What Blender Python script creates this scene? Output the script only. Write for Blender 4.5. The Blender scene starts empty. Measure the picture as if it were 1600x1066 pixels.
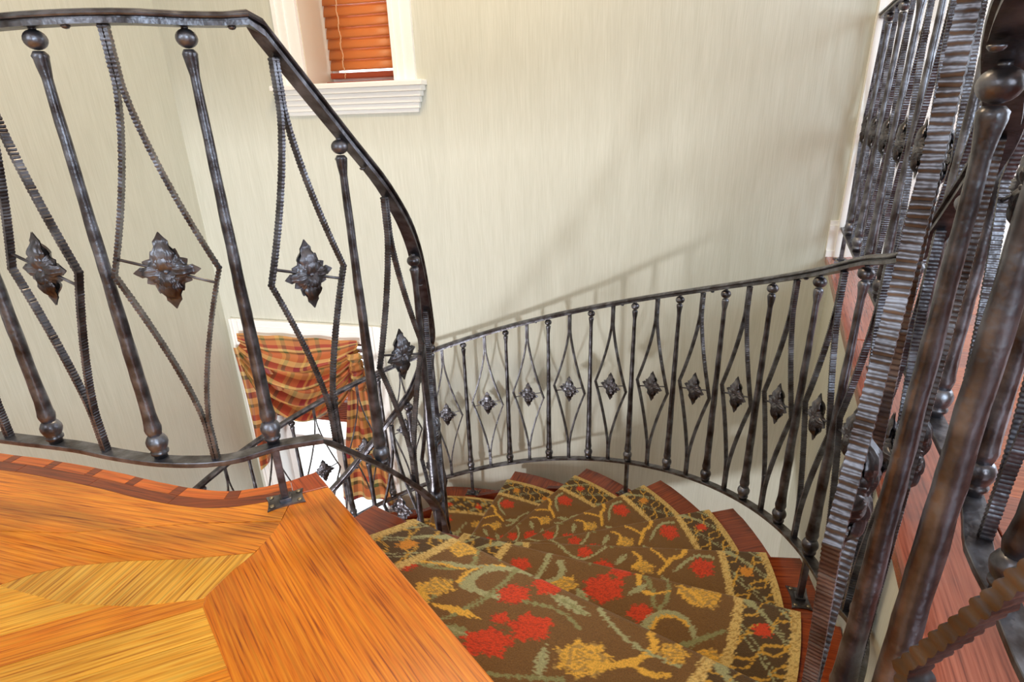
import bpy, bmesh, math, random
import numpy as np
from mathutils import Vector, Matrix
random.seed(7); rng = np.random.default_rng(7)
SC = bpy.context.scene
COL = SC.collection
# ------------------------------------------------------------------ camera
right = Vector((0.9994773519, -0.0120672349, -0.0299900797))
down = Vector((-0.0323268161, -0.3730935923, -0.9272303642))
fwd = Vector((0.0, 0.9277152328, -0.3732886909))
cd = bpy.data.cameras.new('camera'); cam = bpy.data.objects.new('camera', cd); COL.objects.link(cam)
M = Matrix((right, -down, -fwd)).transposed().to_4x4()
cam.matrix_world = M
cd.sensor_fit = 'HORIZONTAL'; cd.sensor_width = 36; cd.lens = 897.15 / 1600 * 36
cd.clip_start = 0.01; cd.clip_end = 200
SC.camera = cam
# ------------------------------------------------------------------ light
SC.view_settings.view_transform = 'Standard'; SC.view_settings.look = 'None'
SC.view_settings.gamma = 1; SC.view_settings.use_curve_mapping = False
SC.view_settings.exposure = 0.24
W = bpy.data.worlds.new('world'); SC.world = W; W.use_nodes = True
nt = W.node_tree; bgn = nt.nodes['Background']; bgn.inputs[0].default_value = (0.86, 0.93, 1.0, 1); bgn.inputs[1].default_value = 3.2
def area(name, loc, target, sx, sy, power, color):
    l = bpy.data.lights.new(name, 'AREA'); l.shape = 'RECTANGLE'; l.size = sx; l.size_y = sy; l.energy = power; l.color = color
    o = bpy.data.objects.new(name, l); COL.objects.link(o); o.location = loc
    o.rotation_euler = (Vector(target) - Vector(loc)).to_track_quat('-Z', 'Y').to_euler(); return o
area('rear_fill_light', (1.1, -2.2, 0.55), (-0.3, 3.0, -1.0), 0.9, 1.1, 56, (0.72, 0.88, 1.0))  # added light behind the camera; the rear wall has no window
area('ceiling_lamp_light', (-0.45, 2.0, 1.70), (-0.55, 2.2, 0), 0.6, 0.6, 27, (1.0, 0.77, 0.46))
area('hall_area_light', (3.6, 1.2, 0.5), (0.6, 0.9, -0.4), 1.4, 1.6, 52, (0.80, 0.90, 1.0))  # area light for an unseen hall window; no opening is modelled
area('landing_area_light', (-1.9, -1.2, 0.9), (-0.6, 1.2, -0.6), 1.2, 1.2, 26, (0.82, 0.92, 1.0))  # bare area light above the landing, standing for an unseen source
area('lower_window_light', (-2.5, -0.6, -2.35), (0.1, 3.0, -1.5), 0.36, 0.45, 95, (0.97, 0.98, 1.0))

# ------------------------------------------------------------------ helpers
def srgb(r, g, b):
    f = lambda c: (c / 255 / 12.92) if c / 255 <= 0.04045 else ((c / 255 + 0.055) / 1.055) ** 2.4
    return (f(r), f(g), f(b), 1.0)
def setp(o, label=None, cat=None, group=None, kind=None):
    if label: o['label'] = label
    if cat: o['category'] = cat
    if group: o['group'] = group
    if kind: o['kind'] = kind
    return o
def empty(name, loc, label, cat, group=None):
    o = bpy.data.objects.new(name, None); o.location = loc; o.empty_display_size = 0.05; COL.objects.link(o)
    return setp(o, label, cat, group)
def mobj(name, mesh, parent=None, loc=(0, 0, 0), rot=0.0, label=None, cat=None, kind=None):
    o = bpy.data.objects.new(name, mesh); o.location = loc; o.rotation_euler = (0, 0, rot); COL.objects.link(o)
    if parent: o.parent = parent
    return setp(o, label, cat, None, kind)
def mesh(name, verts, faces, mat, smooth=False, uv=None):
    m = bpy.data.meshes.new(name); m.from_pydata([tuple(v) for v in verts], [], [tuple(f) for f in faces]); m.materials.append(mat)
    if uv is not None:
        l = m.uv_layers.new(name='UVMap')
        vi = np.empty(len(m.loops), dtype=np.int32); m.loops.foreach_get('vertex_index', vi)
        l.data.foreach_set('uv', np.asarray(uv, dtype=np.float32)[vi].ravel())
    if smooth:
        m.polygons.foreach_set('use_smooth', [True] * len(m.polygons))
    m.update(); return m
class MB:
    """collects boxes and other shapes, in any frame, into one mesh"""
    def __init__(s, f=None): s.v = []; s.f = []; s.fr = f or (lambda p: p)
    def add(s, vs, fs):
        n = len(s.v); s.v += [s.fr(p) for p in vs]; s.f += [tuple(i + n for i in q) for q in fs]; return s
    def box(s, a, b):
        (x0, y0, z0), (x1, y1, z1) = a, b
        vs = [(x0, y0, z0), (x1, y0, z0), (x1, y1, z0), (x0, y1, z0), (x0, y0, z1), (x1, y0, z1), (x1, y1, z1), (x0, y1, z1)]
        return s.add(vs, [(0, 3, 2, 1), (4, 5, 6, 7), (0, 1, 5, 4), (1, 2, 6, 5), (2, 3, 7, 6), (3, 0, 4, 7)])
    def build(s, name, mat, smooth=False, bevel=0, fixn=True):
        bm = bmesh.new(); vs = [bm.verts.new(v) for v in s.v]
        for f in s.f:
            try: bm.faces.new([vs[i] for i in f])
            except ValueError: pass
        if fixn: bmesh.ops.recalc_face_normals(bm, faces=bm.faces)
        if bevel: bmesh.ops.bevel(bm, geom=list(bm.edges), offset=bevel, segments=2, affect='EDGES', profile=0.6)
        m = bpy.data.meshes.new(name); bm.to_mesh(m); bm.free(); m.materials.append(mat)
        if smooth: m.polygons.foreach_set('use_smooth', [True] * len(m.polygons))
        return m
def extrude_poly(name, poly, z0, z1, mat, grain=(1, 0), bevel=0.0015, shrink=0.0006, off=(0, 0), uvoff=None):
    """flat piece with its own edges; uv in metres along/across the grain"""
    P = [Vector((p[0] - off[0], p[1] - off[1])) for p in poly]
    A = sum(P[i - 1].x * P[i].y - P[i].x * P[i - 1].y for i in range(len(P)))
    if A < 0: P.reverse()
    Q = []; n = len(P)
    for i in range(n):
        a, b, c = P[i - 1], P[i], P[(i + 1) % n]
        d1 = (b - a).normalized(); d2 = (c - b).normalized()
        nn = Vector((-d1.y - d2.y, d1.x + d2.x)); L = nn.length
        nn = nn / L if L > 1e-6 else Vector((-d1.y, d1.x))
        k = shrink / max(0.35, nn.dot(Vector((-d1.y, d1.x))))
        Q.append(b + nn * k)
    bm = bmesh.new()
    lo = [bm.verts.new((q.x, q.y, z0)) for q in Q]; hi = [bm.verts.new((q.x, q.y, z1)) for q in Q]
    top = bm.faces.new(hi); bm.faces.new(lo[::-1])
    for i in range(n): bm.faces.new((lo[i], lo[(i + 1) % n], hi[(i + 1) % n], hi[i]))
    if bevel: bmesh.ops.bevel(bm, geom=list(top.edges), offset=bevel, segments=2, affect='EDGES', profile=0.5)
    uvl = bm.loops.layers.uv.new('UVMap'); g = Vector(grain).normalized()
    uo = uvoff if uvoff else (random.uniform(0, 50), random.uniform(0, 50))
    for f in bm.faces:
        for l in f.loops:
            x, y, z = l.vert.co
            l[uvl].uv = (x * g.x + y * g.y + uo[0], -x * g.y + y * g.x + z + uo[1])
    m = bpy.data.meshes.new(name); bm.to_mesh(m); bm.free(); m.materials.append(mat); return m

# ------------------------------------------------------------------ materials
def newmat(name):
    m = bpy.data.materials.new(name); m.use_nodes = True; t = m.node_tree; b = t.nodes['Principled BSDF']; return m, t, b
def N(t, typ, **kw):
    n = t.nodes.new(typ)
    for k, v in kw.items(): setattr(n, k, v)
    return n
def ramp(t, stops, interp='LINEAR'):
    r = N(t, 'ShaderNodeValToRGB'); r.color_ramp.interpolation = interp; e = r.color_ramp.elements
    while len(e) > 1: e.remove(e[0])
    e[0].position, e[0].color = stops[0]
    for p, c in stops[1:]:
        x = e.new(p); x.color = c
    return r
def plain(name, col, rough=0.5, metal=0.0, bump=0.0, bscale=200):
    m, t, b = newmat(name); b.inputs['Base Color'].default_value = col; b.inputs['Roughness'].default_value = rough; b.inputs['Metallic'].default_value = metal
    tc = N(t, 'ShaderNodeTexCoord'); n = N(t, 'ShaderNodeTexNoise'); n.inputs['Scale'].default_value = bscale; n.inputs['Detail'].default_value = 3
    t.links.new(tc.outputs['Object'], n.inputs['Vector'])
    if bump:
        bp = N(t, 'ShaderNodeBump'); bp.inputs['Strength'].default_value = bump; bp.inputs['Distance'].default_value = 0.002
        t.links.new(n.outputs['Fac'], bp.inputs['Height']); t.links.new(bp.outputs['Normal'], b.inputs['Normal'])
    return m
def wrought():
    m, t, b = newmat('wrought_bronze'); b.inputs['Metallic'].default_value = 0.86
    tc = N(t, 'ShaderNodeTexCoord')
    n = N(t, 'ShaderNodeTexNoise'); n.inputs['Scale'].default_value = 22; n.inputs['Detail'].default_value = 5
    r = ramp(t, [(0.30, srgb(64, 56, 56)), (0.46, srgb(90, 88, 93)), (0.72, srgb(138, 140, 150))])
    n2 = N(t, 'ShaderNodeTexNoise'); n2.inputs['Scale'].default_value = 75; n2.inputs['Detail'].default_value = 2
    r2 = ramp(t, [(0.2, (0.27,) * 3 + (1,)), (0.8, (0.44,) * 3 + (1,))])
    bp = N(t, 'ShaderNodeBump'); bp.inputs['Strength'].default_value = 0.45; bp.inputs['Distance'].default_value = 0.003
    for a, c in ((tc.outputs['Object'], n.inputs['Vector']), (tc.outputs['Object'], n2.inputs['Vector']), (n.outputs['Fac'], r.inputs['Fac']),
                 (r.outputs['Color'], b.inputs['Base Color']), (n.outputs['Fac'], r2.inputs['Fac']), (r2.outputs['Color'], b.inputs['Roughness']),
                 (n2.outputs['Fac'], bp.inputs['Height']), (bp.outputs['Normal'], b.inputs['Normal'])): t.links.new(a, c)
    return m
def oak(name, light, mid, dark, rough=0.27, wav=0.5):
    m, t, b = newmat(name); b.inputs['Roughness'].default_value = rough
    if 'Coat Weight' in b.inputs: b.inputs['Coat Weight'].default_value = 0.25; b.inputs['Coat Roughness'].default_value = 0.15
    tc = N(t, 'ShaderNodeTexCoord')
    mp = N(t, 'ShaderNodeMapping'); mp.inputs['Scale'].default_value = (7.0, 230, 1)
    n = N(t, 'ShaderNodeTexNoise'); n.inputs['Scale'].default_value = 1.0; n.inputs['Detail'].default_value = 4; n.inputs['Distortion'].default_value = 0.3
    mp2 = N(t, 'ShaderNodeMapping'); mp2.inputs['Scale'].default_value = (1.2, 16, 1)
    w = N(t, 'ShaderNodeTexWave'); w.wave_type = 'BANDS'; w.bands_direction = 'Y'; w.inputs['Scale'].default_value = 1.15; w.inputs['Distortion'].default_value = 7; w.inputs['Detail'].default_value = 3; w.inputs['Detail Scale'].default_value = 0.8
    mp3 = N(t, 'ShaderNodeMapping'); mp3.inputs['Scale'].default_value = (3, 9, 1)
    n3 = N(t, 'ShaderNodeTexNoise'); n3.inputs['Scale'].default_value = 1.0; n3.inputs['Detail'].default_value = 2
    r1 = ramp(t, [(0.30, dark), (0.44, mid), (0.66, light)])
    r2 = ramp(t, [(0.0, (0.55, 0.5, 0.45, 1)), (0.35, (1, 1, 1, 1)), (1, (1.0, 1.0, 1.0, 1))])
    r3 = ramp(t, [(0.3, (0.78, 0.74, 0.7, 1)), (0.7, (1.12, 1.12, 1.1, 1))])
    x1 = N(t, 'ShaderNodeMixRGB', blend_type='MULTIPLY'); x1.inputs[0].default_value = wav
    x2 = N(t, 'ShaderNodeMixRGB', blend_type='MULTIPLY'); x2.inputs[0].default_value = 1
    bp = N(t, 'ShaderNodeBump'); bp.inputs['Strength'].default_value = 0.12; bp.inputs['Distance'].default_value = 0.001
    for a, c in ((tc.outputs['UV'], mp.inputs['Vector']), (tc.outputs['UV'], mp2.inputs['Vector']), (tc.outputs['UV'], mp3.inputs['Vector']),
                 (mp.outputs[0], n.inputs['Vector']), (mp2.outputs[0], w.inputs['Vector']), (mp3.outputs[0], n3.inputs['Vector']),
                 (n.outputs['Fac'], r1.inputs['Fac']), (w.outputs['Fac'], r2.inputs['Fac']), (n3.outputs['Fac'], r3.inputs['Fac']),
                 (r1.outputs[0], x1.inputs[1]), (r2.outputs[0], x1.inputs[2]), (x1.outputs[0], x2.inputs[1]), (r3.outputs[0], x2.inputs[2]),
                 (x2.outputs[0], b.inputs['Base Color']), (n.outputs['Fac'], bp.inputs['Height']), (bp.outputs['Normal'], b.inputs['Normal'])): t.links.new(a, c)
    return m
def wallpaper(name, base, streak):
    m, t, b = newmat(name); b.inputs['Roughness'].default_value = 0.72
    tc = N(t, 'ShaderNodeTexCoord'); mp = N(t, 'ShaderNodeMapping'); mp.inputs['Scale'].default_value = (300, 300, 7)
    n = N(t, 'ShaderNodeTexNoise'); n.inputs['Scale'].default_value = 1; n.inputs['Detail'].default_value = 3
    r = ramp(t, [(0.32, streak), (0.68, base)])
    mp2 = N(t, 'ShaderNodeMapping'); mp2.inputs['Scale'].default_value = (18, 18, 1.2)
    n2 = N(t, 'ShaderNodeTexNoise'); n2.inputs['Scale'].default_value = 1; n2.inputs['Detail'].default_value = 2
    r2 = ramp(t, [(0.3, (0.965, 0.965, 0.96, 1)), (0.7, (1.02, 1.02, 1.02, 1))])
    x = N(t, 'ShaderNodeMixRGB', blend_type='MULTIPLY'); x.inputs[0].default_value = 1
    bp = N(t, 'ShaderNodeBump'); bp.inputs['Strength'].default_value = 0.1; bp.inputs['Distance'].default_value = 0.0006
    for a, c in ((tc.outputs['Object'], mp.inputs['Vector']), (mp.outputs[0], n.inputs['Vector']), (n.outputs['Fac'], r.inputs['Fac']),
                 (tc.outputs['Object'], mp2.inputs['Vector']), (mp2.outputs[0], n2.inputs['Vector']), (n2.outputs['Fac'], r2.inputs['Fac']),
                 (r.outputs[0], x.inputs[1]), (r2.outputs[0], x.inputs[2]), (x.outputs[0], b.inputs['Base Color']),
                 (n.outputs['Fac'], bp.inputs['Height']), (bp.outputs['Normal'], b.inputs['Normal'])): t.links.new(a, c)
    return m
IRON = wrought()
OAK = oak('honey_oak', srgb(235, 145, 32), srgb(220, 117, 14), srgb(154, 68, 6), 0.30, 0.35)
OAK_G = oak('golden_oak', srgb(246, 190, 76), srgb(234, 160, 44), srgb(176, 96, 14), 0.30, 0.35)
OAK_M = oak('orange_oak', srgb(238, 156, 42), srgb(223, 126, 20), srgb(160, 74, 8), 0.30, 0.35)
FIG = oak('figured_oak', srgb(244, 194, 86), srgb(230, 158, 46), srgb(176, 100, 18), 0.30, 0.6)
OAK_D = oak('dark_oak_inlay', srgb(150, 66, 14), srgb(126, 48, 8), srgb(88, 30, 6), 0.3)
OAK_L = oak('light_oak_inlay', srgb(226, 124, 40), srgb(206, 96, 24), srgb(160, 66, 12), 0.3)
TREAD = oak('red_oak_tread', srgb(158, 74, 32), srgb(132, 54, 22), srgb(88, 32, 12), 0.27, 0.3)
TREAD_D = oak('dark_red_oak_nosing', srgb(128, 48, 22), srgb(104, 34, 16), srgb(70, 22, 10), 0.27)
HALLW = oak('hall_red_oak', srgb(200, 116, 76), srgb(180, 94, 58), srgb(136, 62, 38), 0.22, .25)
HALLE = oak('hall_edge_oak', srgb(172, 100, 80), srgb(150, 80, 62), srgb(112, 54, 42), 0.22, .25)
PAPER = wallpaper('sage_wallpaper', srgb(215, 215, 204), srgb(203, 203, 190))
WHITE = plain('white_trim_paint', srgb(250, 249, 247), 0.4)
CREAM = plain('cream_reveal_paint', srgb(226, 214, 196), 0.6)
CEIL = plain('ceiling_paint', srgb(236, 230, 216), 0.8)
BRASS = plain('screw_metal', srgb(150, 138, 118), 0.35, 0.9)

# ------------------------------------------------------------------ layout constants (metres, camera at the origin, z up)
C = np.array([-0.558, 1.649])            # centre of the stair
RO = 1.444; T1 = 1.379; DT = 0.179; Z1 = -1.25; DZ = 0.096; H = 0.85
n0, n1 = 0.2425, 0.9701                  # back wall normal
def wp(u, d, z):                         # back wall frame: u to the right, d behind the wall face
    return (u * n1 + (3.025 + d) * n0, -u * n0 + (3.025 + d) * n1, z)
wf = lambda p: wp(*p)
FZ = -0.88; HZ = -0.705; RISE = 0.175; LOWZ = -3.68; CZ = 1.78
def on_line(p, q, r):                    # point of a nosing line at radius r from C
    a = np.array(p) - C; d = np.array(q) - np.array(p); d = d / np.hypot(*d); h = a @ d; k = a @ a - r * r
    w = a + (-h + math.sqrt(max(0, h * h - k))) * d; return w
NL = {0: ((-0.534, 1.299), (-0.045, 0.673)), 1: ((-0.25, 1.265), (0.391, 0.821)), 2: ((-0.128, 1.42), (0.717, 1.097))}
NA = {3: -6.2, 4: 12.3, 5: 31.0, 6: 50.0}
for k in range(7, 17): NA[k] = 68.5 + 19.4 * (k - 7)
def nose_ang(k, r):
    if k in NL:
        w = on_line(*NL[k], r); return math.atan2(w[1], w[0])
    return math.radians(NA[k])
IC = np.array([-0.78, 1.612]); IR = 0.43
EDN = (0.909, -0.417); 
def r_out(th):
    a = math.radians(-24.6)
    return 1.5 if th > math.radians(-10) else min(2.4, 1.484 / math.cos(th - a), 1.5 if th > a else 9)
def r_in(th):
    d = np.array([math.cos(th), math.sin(th)]); o = C - IC; b = o @ d; return -b + math.sqrt(b * b - (o @ o - IR * IR))

# ------------------------------------------------------------------ setting: walls
def wall_grid(name, us, zs, holes, mat, thick=0.3):
    mb = MB(wf)
    for i in range(len(us) - 1):
        for j in range(len(zs) - 1):
            um, zm = (us[i] + us[i + 1]) / 2, (zs[j] + zs[j + 1]) / 2
            if any(a < um < b and c < zm < d for a, b, c, d in holes): continue
            mb.box((us[i], 0, zs[j]), (us[i + 1], thick, zs[j + 1]))
    return mobj(name, mb.build(name, mat), kind='structure')
WU = (-1.835, -1.327, 0.155, 1.35)       # upper window opening
WL = (-2.545, -1.69, -3.05, -1.33)       # lower window opening
WD = (0.98, 1.80, HZ, 1.35)              # door opening
wall_grid('wall_back', [-3.3, WL[0], WU[0], WL[1], WU[1], WD[0], WD[1], 5.0], [LOWZ - 0.2, WL[2], WL[3], HZ, WU[2], WU[3], CZ + 0.1], [WU, WL, WD], PAPER)
mobj('wall_left', MB(wf).box((-3.0, -6.2, LOWZ - 0.2), (-2.70, 0.0, CZ + 0.1)).build('wall_left', PAPER), kind='structure')
mobj('wall_rear', MB(wf).box((-3.0, -6.5, LOWZ - 0.2), (5.0, -6.2, CZ + 0.1)).build('wall_rear', PAPER), kind='structure')
mobj('wall_hall', MB(wf).box((4.6, -6.2, HZ - 0.3), (4.9, 0.0, CZ + 0.1)).build('wall_hall', PAPER), kind='structure')
mobj('ceiling', MB(wf).box((-3.0, -6.3, CZ), (5.0, 0.2, CZ + 0.2)).build('ceiling', CEIL), kind='structure')
mobj('floor', MB(wf).box((-3.0, -6.2, LOWZ - 0.15), (1.2, 0.0, LOWZ)).build('lower_floor', TREAD), kind='structure', label='lower storey floor at the foot of the stair')
# wall under the hall floor edge
EP = np.array([1.539, 2.729]); ED = np.array([-0.417, -0.909]); EN = np.array([0.909, -0.417])
def ef(p):                                # frame of the hall floor edge: s from the back wall toward the camera, o to the right
    q = EP + ED * p[0] + EN * p[1]; return (q[0], q[1], p[2])
mobj('wall_right', MB(ef).box((-0.12, 0.03, LOWZ - 0.1), (5.2, 0.25, HZ - 0.03)).build('wall_right', PAPER), kind='structure')

# ------------------------------------------------------------------ hall floor (one step up) with its planks
hf = mobj('floor', MB(ef).box((-0.02, 0.06, HZ - 0.06), (5.2, 4.4, HZ - 0.021)).build('hall_subfloor', HALLE), kind='structure')
def epoly(pts): return [tuple(EP + ED * a + EN * b) for a, b in pts]
k = 0
mobj('edge_board', extrude_poly('edge_board', epoly([(-0.02, 0), (1.15, 0), (1.15, 0.17), (-0.02, 0.17)]), HZ - 0.03, HZ, HALLE, ED, 0.006), hf)
mobj('edge_board', extrude_poly('edge_board', epoly([(1.15, 0), (3.2, 0), (3.2, 0.17), (1.15, 0.17)]), HZ - 0.03, HZ, HALLE, ED, 0.006), hf)
mobj('edge_board', extrude_poly('edge_board', epoly([(3.2, 0), (5.2, 0), (5.2, 0.17), (3.2, 0.17)]), HZ - 0.03, HZ, HALLE, ED, 0.006), hf)
for i in range(40):
    s0 = -0.02 + i * 0.13; s1 = s0 + 0.13
    o = 0.17; L = [0.55, 0.9, 0.7, 1.0][i % 4]
    while o < 4.2:
        e = min(4.3, o + L)
        mobj('floor_plank', extrude_poly('floor_plank', epoly([(s0, o), (s1, o), (s1, e), (s0, e)]), HZ - 0.02, HZ - 0.0005, HALLW if (i + int(o * 3)) % 3 else HALLE, EN, 0.0015), hf)
        o = e; L = 0.9 if s0 < 3 else 1.6
# ------------------------------------------------------------------ landing floor with its planks
E0 = [(-0.534, 1.299), (-0.59, 1.262), (-0.638, 1.240), (-0.699, 1.227), (-0.755, 1.224), (-0.837, 1.242), (-0.935, 1.272), (-1.05, 1.315), (-1.159, 1.352), (-1.336, 1.405), (-1.503, 1.445), (-1.75, 1.495), (-2.30, 1.55)]
def offs(path, d):
    out = []
    for i, p in enumerate(path):
        a = np.array(path[max(0, i - 1)]); b = np.array(path[min(len(path) - 1, i + 1)]); t = b - a; t = t / np.hypot(*t)
        out.append((p[0] - t[1] * d, p[1] + t[0] * d))
    return out
def resample(path, step):
    P = np.array(path, float); s = np.r_[0, np.cumsum(np.hypot(*np.diff(P, axis=0).T))]
    n = max(2, int(round(s[-1] / step)) + 1); q = np.linspace(0, s[-1], n)
    return [tuple(np.array([np.interp(v, s, P[:, j]) for j in range(P.shape[1])])) for v in q]
E0f = resample(E0[1:], 0.03)
Em = offs(E0f, 0.034); E1 = offs(E0f, 0.068)
L0d = np.array([0.489, -0.626]); L0d /= np.hypot(*L0d)
L0a = np.array(E0[0]); L0b = np.array([0.36, 0.155])
fl = mobj('floor', extrude_poly('landing_slab', E0[::1] + [(-2.6, 0.3), (-2.9, -3.0), (-1.12, -3.06), (0.30, 0.02), tuple(L0b)], FZ - 0.24, FZ - 0.022, OAK, (1, 0), 0, 0.02), kind='structure')
acc = 0; i = 0
while i < len(E0f) - 1:                   # inlaid border: light blocks parted by dark ones
    for nm, L, mt in (('light_inlay_block', 4, OAK_L), ('dark_inlay_block', 1, OAK_D)):
        j = min(len(E0f) - 1, i + L)
        if j > i: mobj(nm, extrude_poly(nm, E0f[i:j + 1] + Em[i:j + 1][::-1], FZ - 0.02, FZ, mt, np.array(E0f[j]) - np.array(E0f[i]), 0.001, 0.0003), fl)
        i = j
for a in range(0, len(E0f) - 1, 9):
    b = min(a + 9, len(E0f) - 1); mobj('dark_border_strip', extrude_poly('dark_border_strip', Em[a:b + 1] + E1[a:b + 1][::-1], FZ - 0.02, FZ, OAK_D, np.array(E0f[b]) - np.array(E0f[a]), 0.001, 0.0003), fl)
mobj('corner_block', extrude_poly('corner_block', [E0[0], E0f[0], E1[0], tuple(L0a + L0d * 0.085)], FZ - 0.02, FZ, oak('corner_oak', srgb(190, 84, 26), srgb(168, 64, 18), srgb(120, 44, 10), 0.28), L0d, 0.002), fl)
NB = [tuple(L0a + L0d * 0.086), tuple(L0b), (0.30, 0.02), (0.16, -0.12), (-0.02, 0.10), (-0.25, 0.384), (-0.49, 0.689), (-0.576, 0.796), (-0.622, 0.852), (-0.628, 0.885), (-0.605, 0.94), (-0.575, 1.0), (-0.556, 1.06), (-0.556, 1.11), E1[0]]
mobj('nosing_board', extrude_poly('nosing_board', NB, FZ - 0.02, FZ + 0.0002, OAK, L0d, 0.004), fl)
x2 = [(-0.556, 1.1), (-0.767, 1.103), (-1.051, 1.083), (-1.30, 1.105), (-1.7, 1.19), (-2.3, 1.28)]
mobj('curved_board', extrude_poly('curved_board', E1[:] + x2[::-1], FZ - 0.02, FZ, OAK_M, (-0.97, 0.25), 0.001), fl)
x3 = [(-0.628, 0.872), (-0.756, 0.858), (-0.902, 0.872), (-1.079, 0.925), (-1.6, 1.02), (-2.35, 1.1)]
x4 = [(-0.577, 0.998), (-0.72, 0.985), (-0.85, 0.985), (-0.97, 0.975), (-1.03, 0.955)]
mobj('curved_board', extrude_poly('curved_board', [(-0.556, 1.099), (-0.556, 1.06)] + x4 + [(-1.079, 0.926), (-1.6, 1.02), (-2.35, 1.1)] + x2[::-1][:-1], FZ - 0.02, FZ - 0.0001, OAK_M, (-0.96, 0.28), 0.001), fl)
mobj('figured_board', extrude_poly('figured_board', x4 + [(-1.079, 0.925), (-0.902, 0.872), (-0.756, 0.858), (-0.628, 0.872), (-0.604, 0.94)], FZ - 0.02, FZ - 0.0001, FIG, (0.25, 1), 0.001), fl)
g = np.array([0.93, 0.37]); gn = np.array([-0.37, 0.93]); base = np.array([-0.60, 0.86])
for i in range(-26, 3):
    a = base + gn * (i * 0.082); b = a + gn * 0.082; L = 2.0
    r = 0.075 - i * 0.018 if i < 0 else 0.05
    rr = a + g * (0.0); 
    # right end follows the nosing board, hidden just under it
    def endp(p):
        q = np.array([-0.49, 0.689]); d = np.array([-0.25, 0.384]) - q; A_ = np.array([[g[0], -d[0]], [g[1], -d[1]]]); s = np.linalg.solve(A_, q - p)[0]; return min(s + 0.015, 1.2)
    ea, eb = endp(a), endp(b)
    if i >= 0: ea = eb = 0.0
    cuts = [-L, -0.62 - 0.3 * ((i * 7) % 5) / 5]
    for s0, sa, sb in ((cuts[0], cuts[1], cuts[1]), (cuts[1], ea, eb)):
        P = [a + g * s0, a + g * sa, b + g * sb, b + g * s0]
        if i >= -1 and P[2][1] > 0.99 + 0: pass
        mobj('floor_plank', extrude_poly('floor_plank', [tuple(p) for p in P], FZ - 0.0215, FZ - 0.0012, OAK_G if i % 3 else OAK_M, g, 0.001), fl)

# ------------------------------------------------------------------ staircase
st = empty('winding_staircase', (C[0], C[1], LOWZ), 'winding staircase of red oak treads curving down to the left below the landing', 'staircase')
def tread_poly(k):
    pts = []
    def arc(r_fn, a0, a1, n):
        return [tuple(C + (r_fn(a0 + (a1 - a0) * i / n)) * np.array([math.cos(a0 + (a1 - a0) * i / n), math.sin(a0 + (a1 - a0) * i / n)])) for i in range(n + 1)]
    def ends(k, back=0.0):
        if k in NL:
            p, q = np.array(NL[k][0]), np.array(NL[k][1]); d = (q - p) / np.hypot(*(q - p)); nn = np.array([d[1], -d[0]]) * -back
            p = p - nn * -1 if False else p + np.array([d[1], -d[0]]) * back; 
            o = p - IC; b = o @ d; s = -b + math.sqrt(max(0, b * b - (o @ o - IR * IR))); pin = p + d * s
            th = None; lo, hi = 0.2, 3.0
            for _ in range(50):
                m = (lo + hi) / 2; w = p + d * m - C
                if np.hypot(*w) < r_out(math.atan2(w[1], w[0])): lo = m
                else: hi = m
            return pin, p + d * lo
        th = math.radians(NA[k]) - 0.0; d = np.array([math.cos(th), math.sin(th)]); bk = np.array([d[1], -d[0]]) * back
        return C + d * r_in(th) + bk, C + d * r_out(th) + bk
    fi, fo = ends(k); bi, bo = ends(k - 1, 0.03)
    af = math.atan2(*(fo - C)[::-1]); ab = math.atan2(*(bo - C)[::-1])
    while ab > af: ab -= 2 * math.pi
    m = 7; P = [tuple(fi), tuple(fo)] + arc(r_out, af, ab, m)[1:] 
    P += [tuple(bi)]
    # inner edge hugs the well
    i0 = math.atan2(*(bi - IC)[::-1]); i1 = math.atan2(*(fi - IC)[::-1])
    while i0 > i1: i0 -= 2 * math.pi
    for q in range(1, 5):
        a = i0 + (i1 - i0) * q / 5; P.append(tuple(IC + IR * np.array([math.cos(a), math.sin(a)])))
    return P, fi, fo, bi, bo
for k in range(1, 16):
    P, fi, fo, bi, bo = tread_poly(k); z = FZ - RISE * k; d = fo - fi
    off = (C[0], C[1])
    o = mobj('tread', extrude_poly('tread', P, z - 0.03 - LOWZ, z - LOWZ, TREAD, d, 0.006, 0.0, off), st)
    # riser under the nosing
    dd = d / np.hypot(*d); bk = np.array([dd[1], -dd[0]]) * 0.028
    a, b = fi + bk - C, fo + bk - C; c_ = np.array([dd[1], -dd[0]]) * 0.018
    zb, zt = z - RISE - LOWZ, z - 0.031 - LOWZ
    mb = MB().add([(*a, zb), (*b, zb), (*(b + c_), zb), (*(a + c_), zb), (*a, zt), (*b, zt), (*(b + c_), zt), (*(a + c_), zt)], [(0, 3, 2, 1), (4, 5, 6, 7), (0, 1, 5, 4), (1, 2, 6, 5), (2, 3, 7, 6), (3, 0, 4, 7)])
    mobj('riser', mb.build('riser', TREAD), st)
# riser from the landing to the first tread
a = L0a + L0d * 0.02; b = L0b; bk = np.array([L0d[1], -L0d[0]]) * 0.03
a = a + bk - C; b = b + bk - C; c_ = np.array([L0d[1], -L0d[0]]) * 0.018; zb, zt = FZ - RISE - LOWZ, FZ - 0.25 - LOWZ
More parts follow.
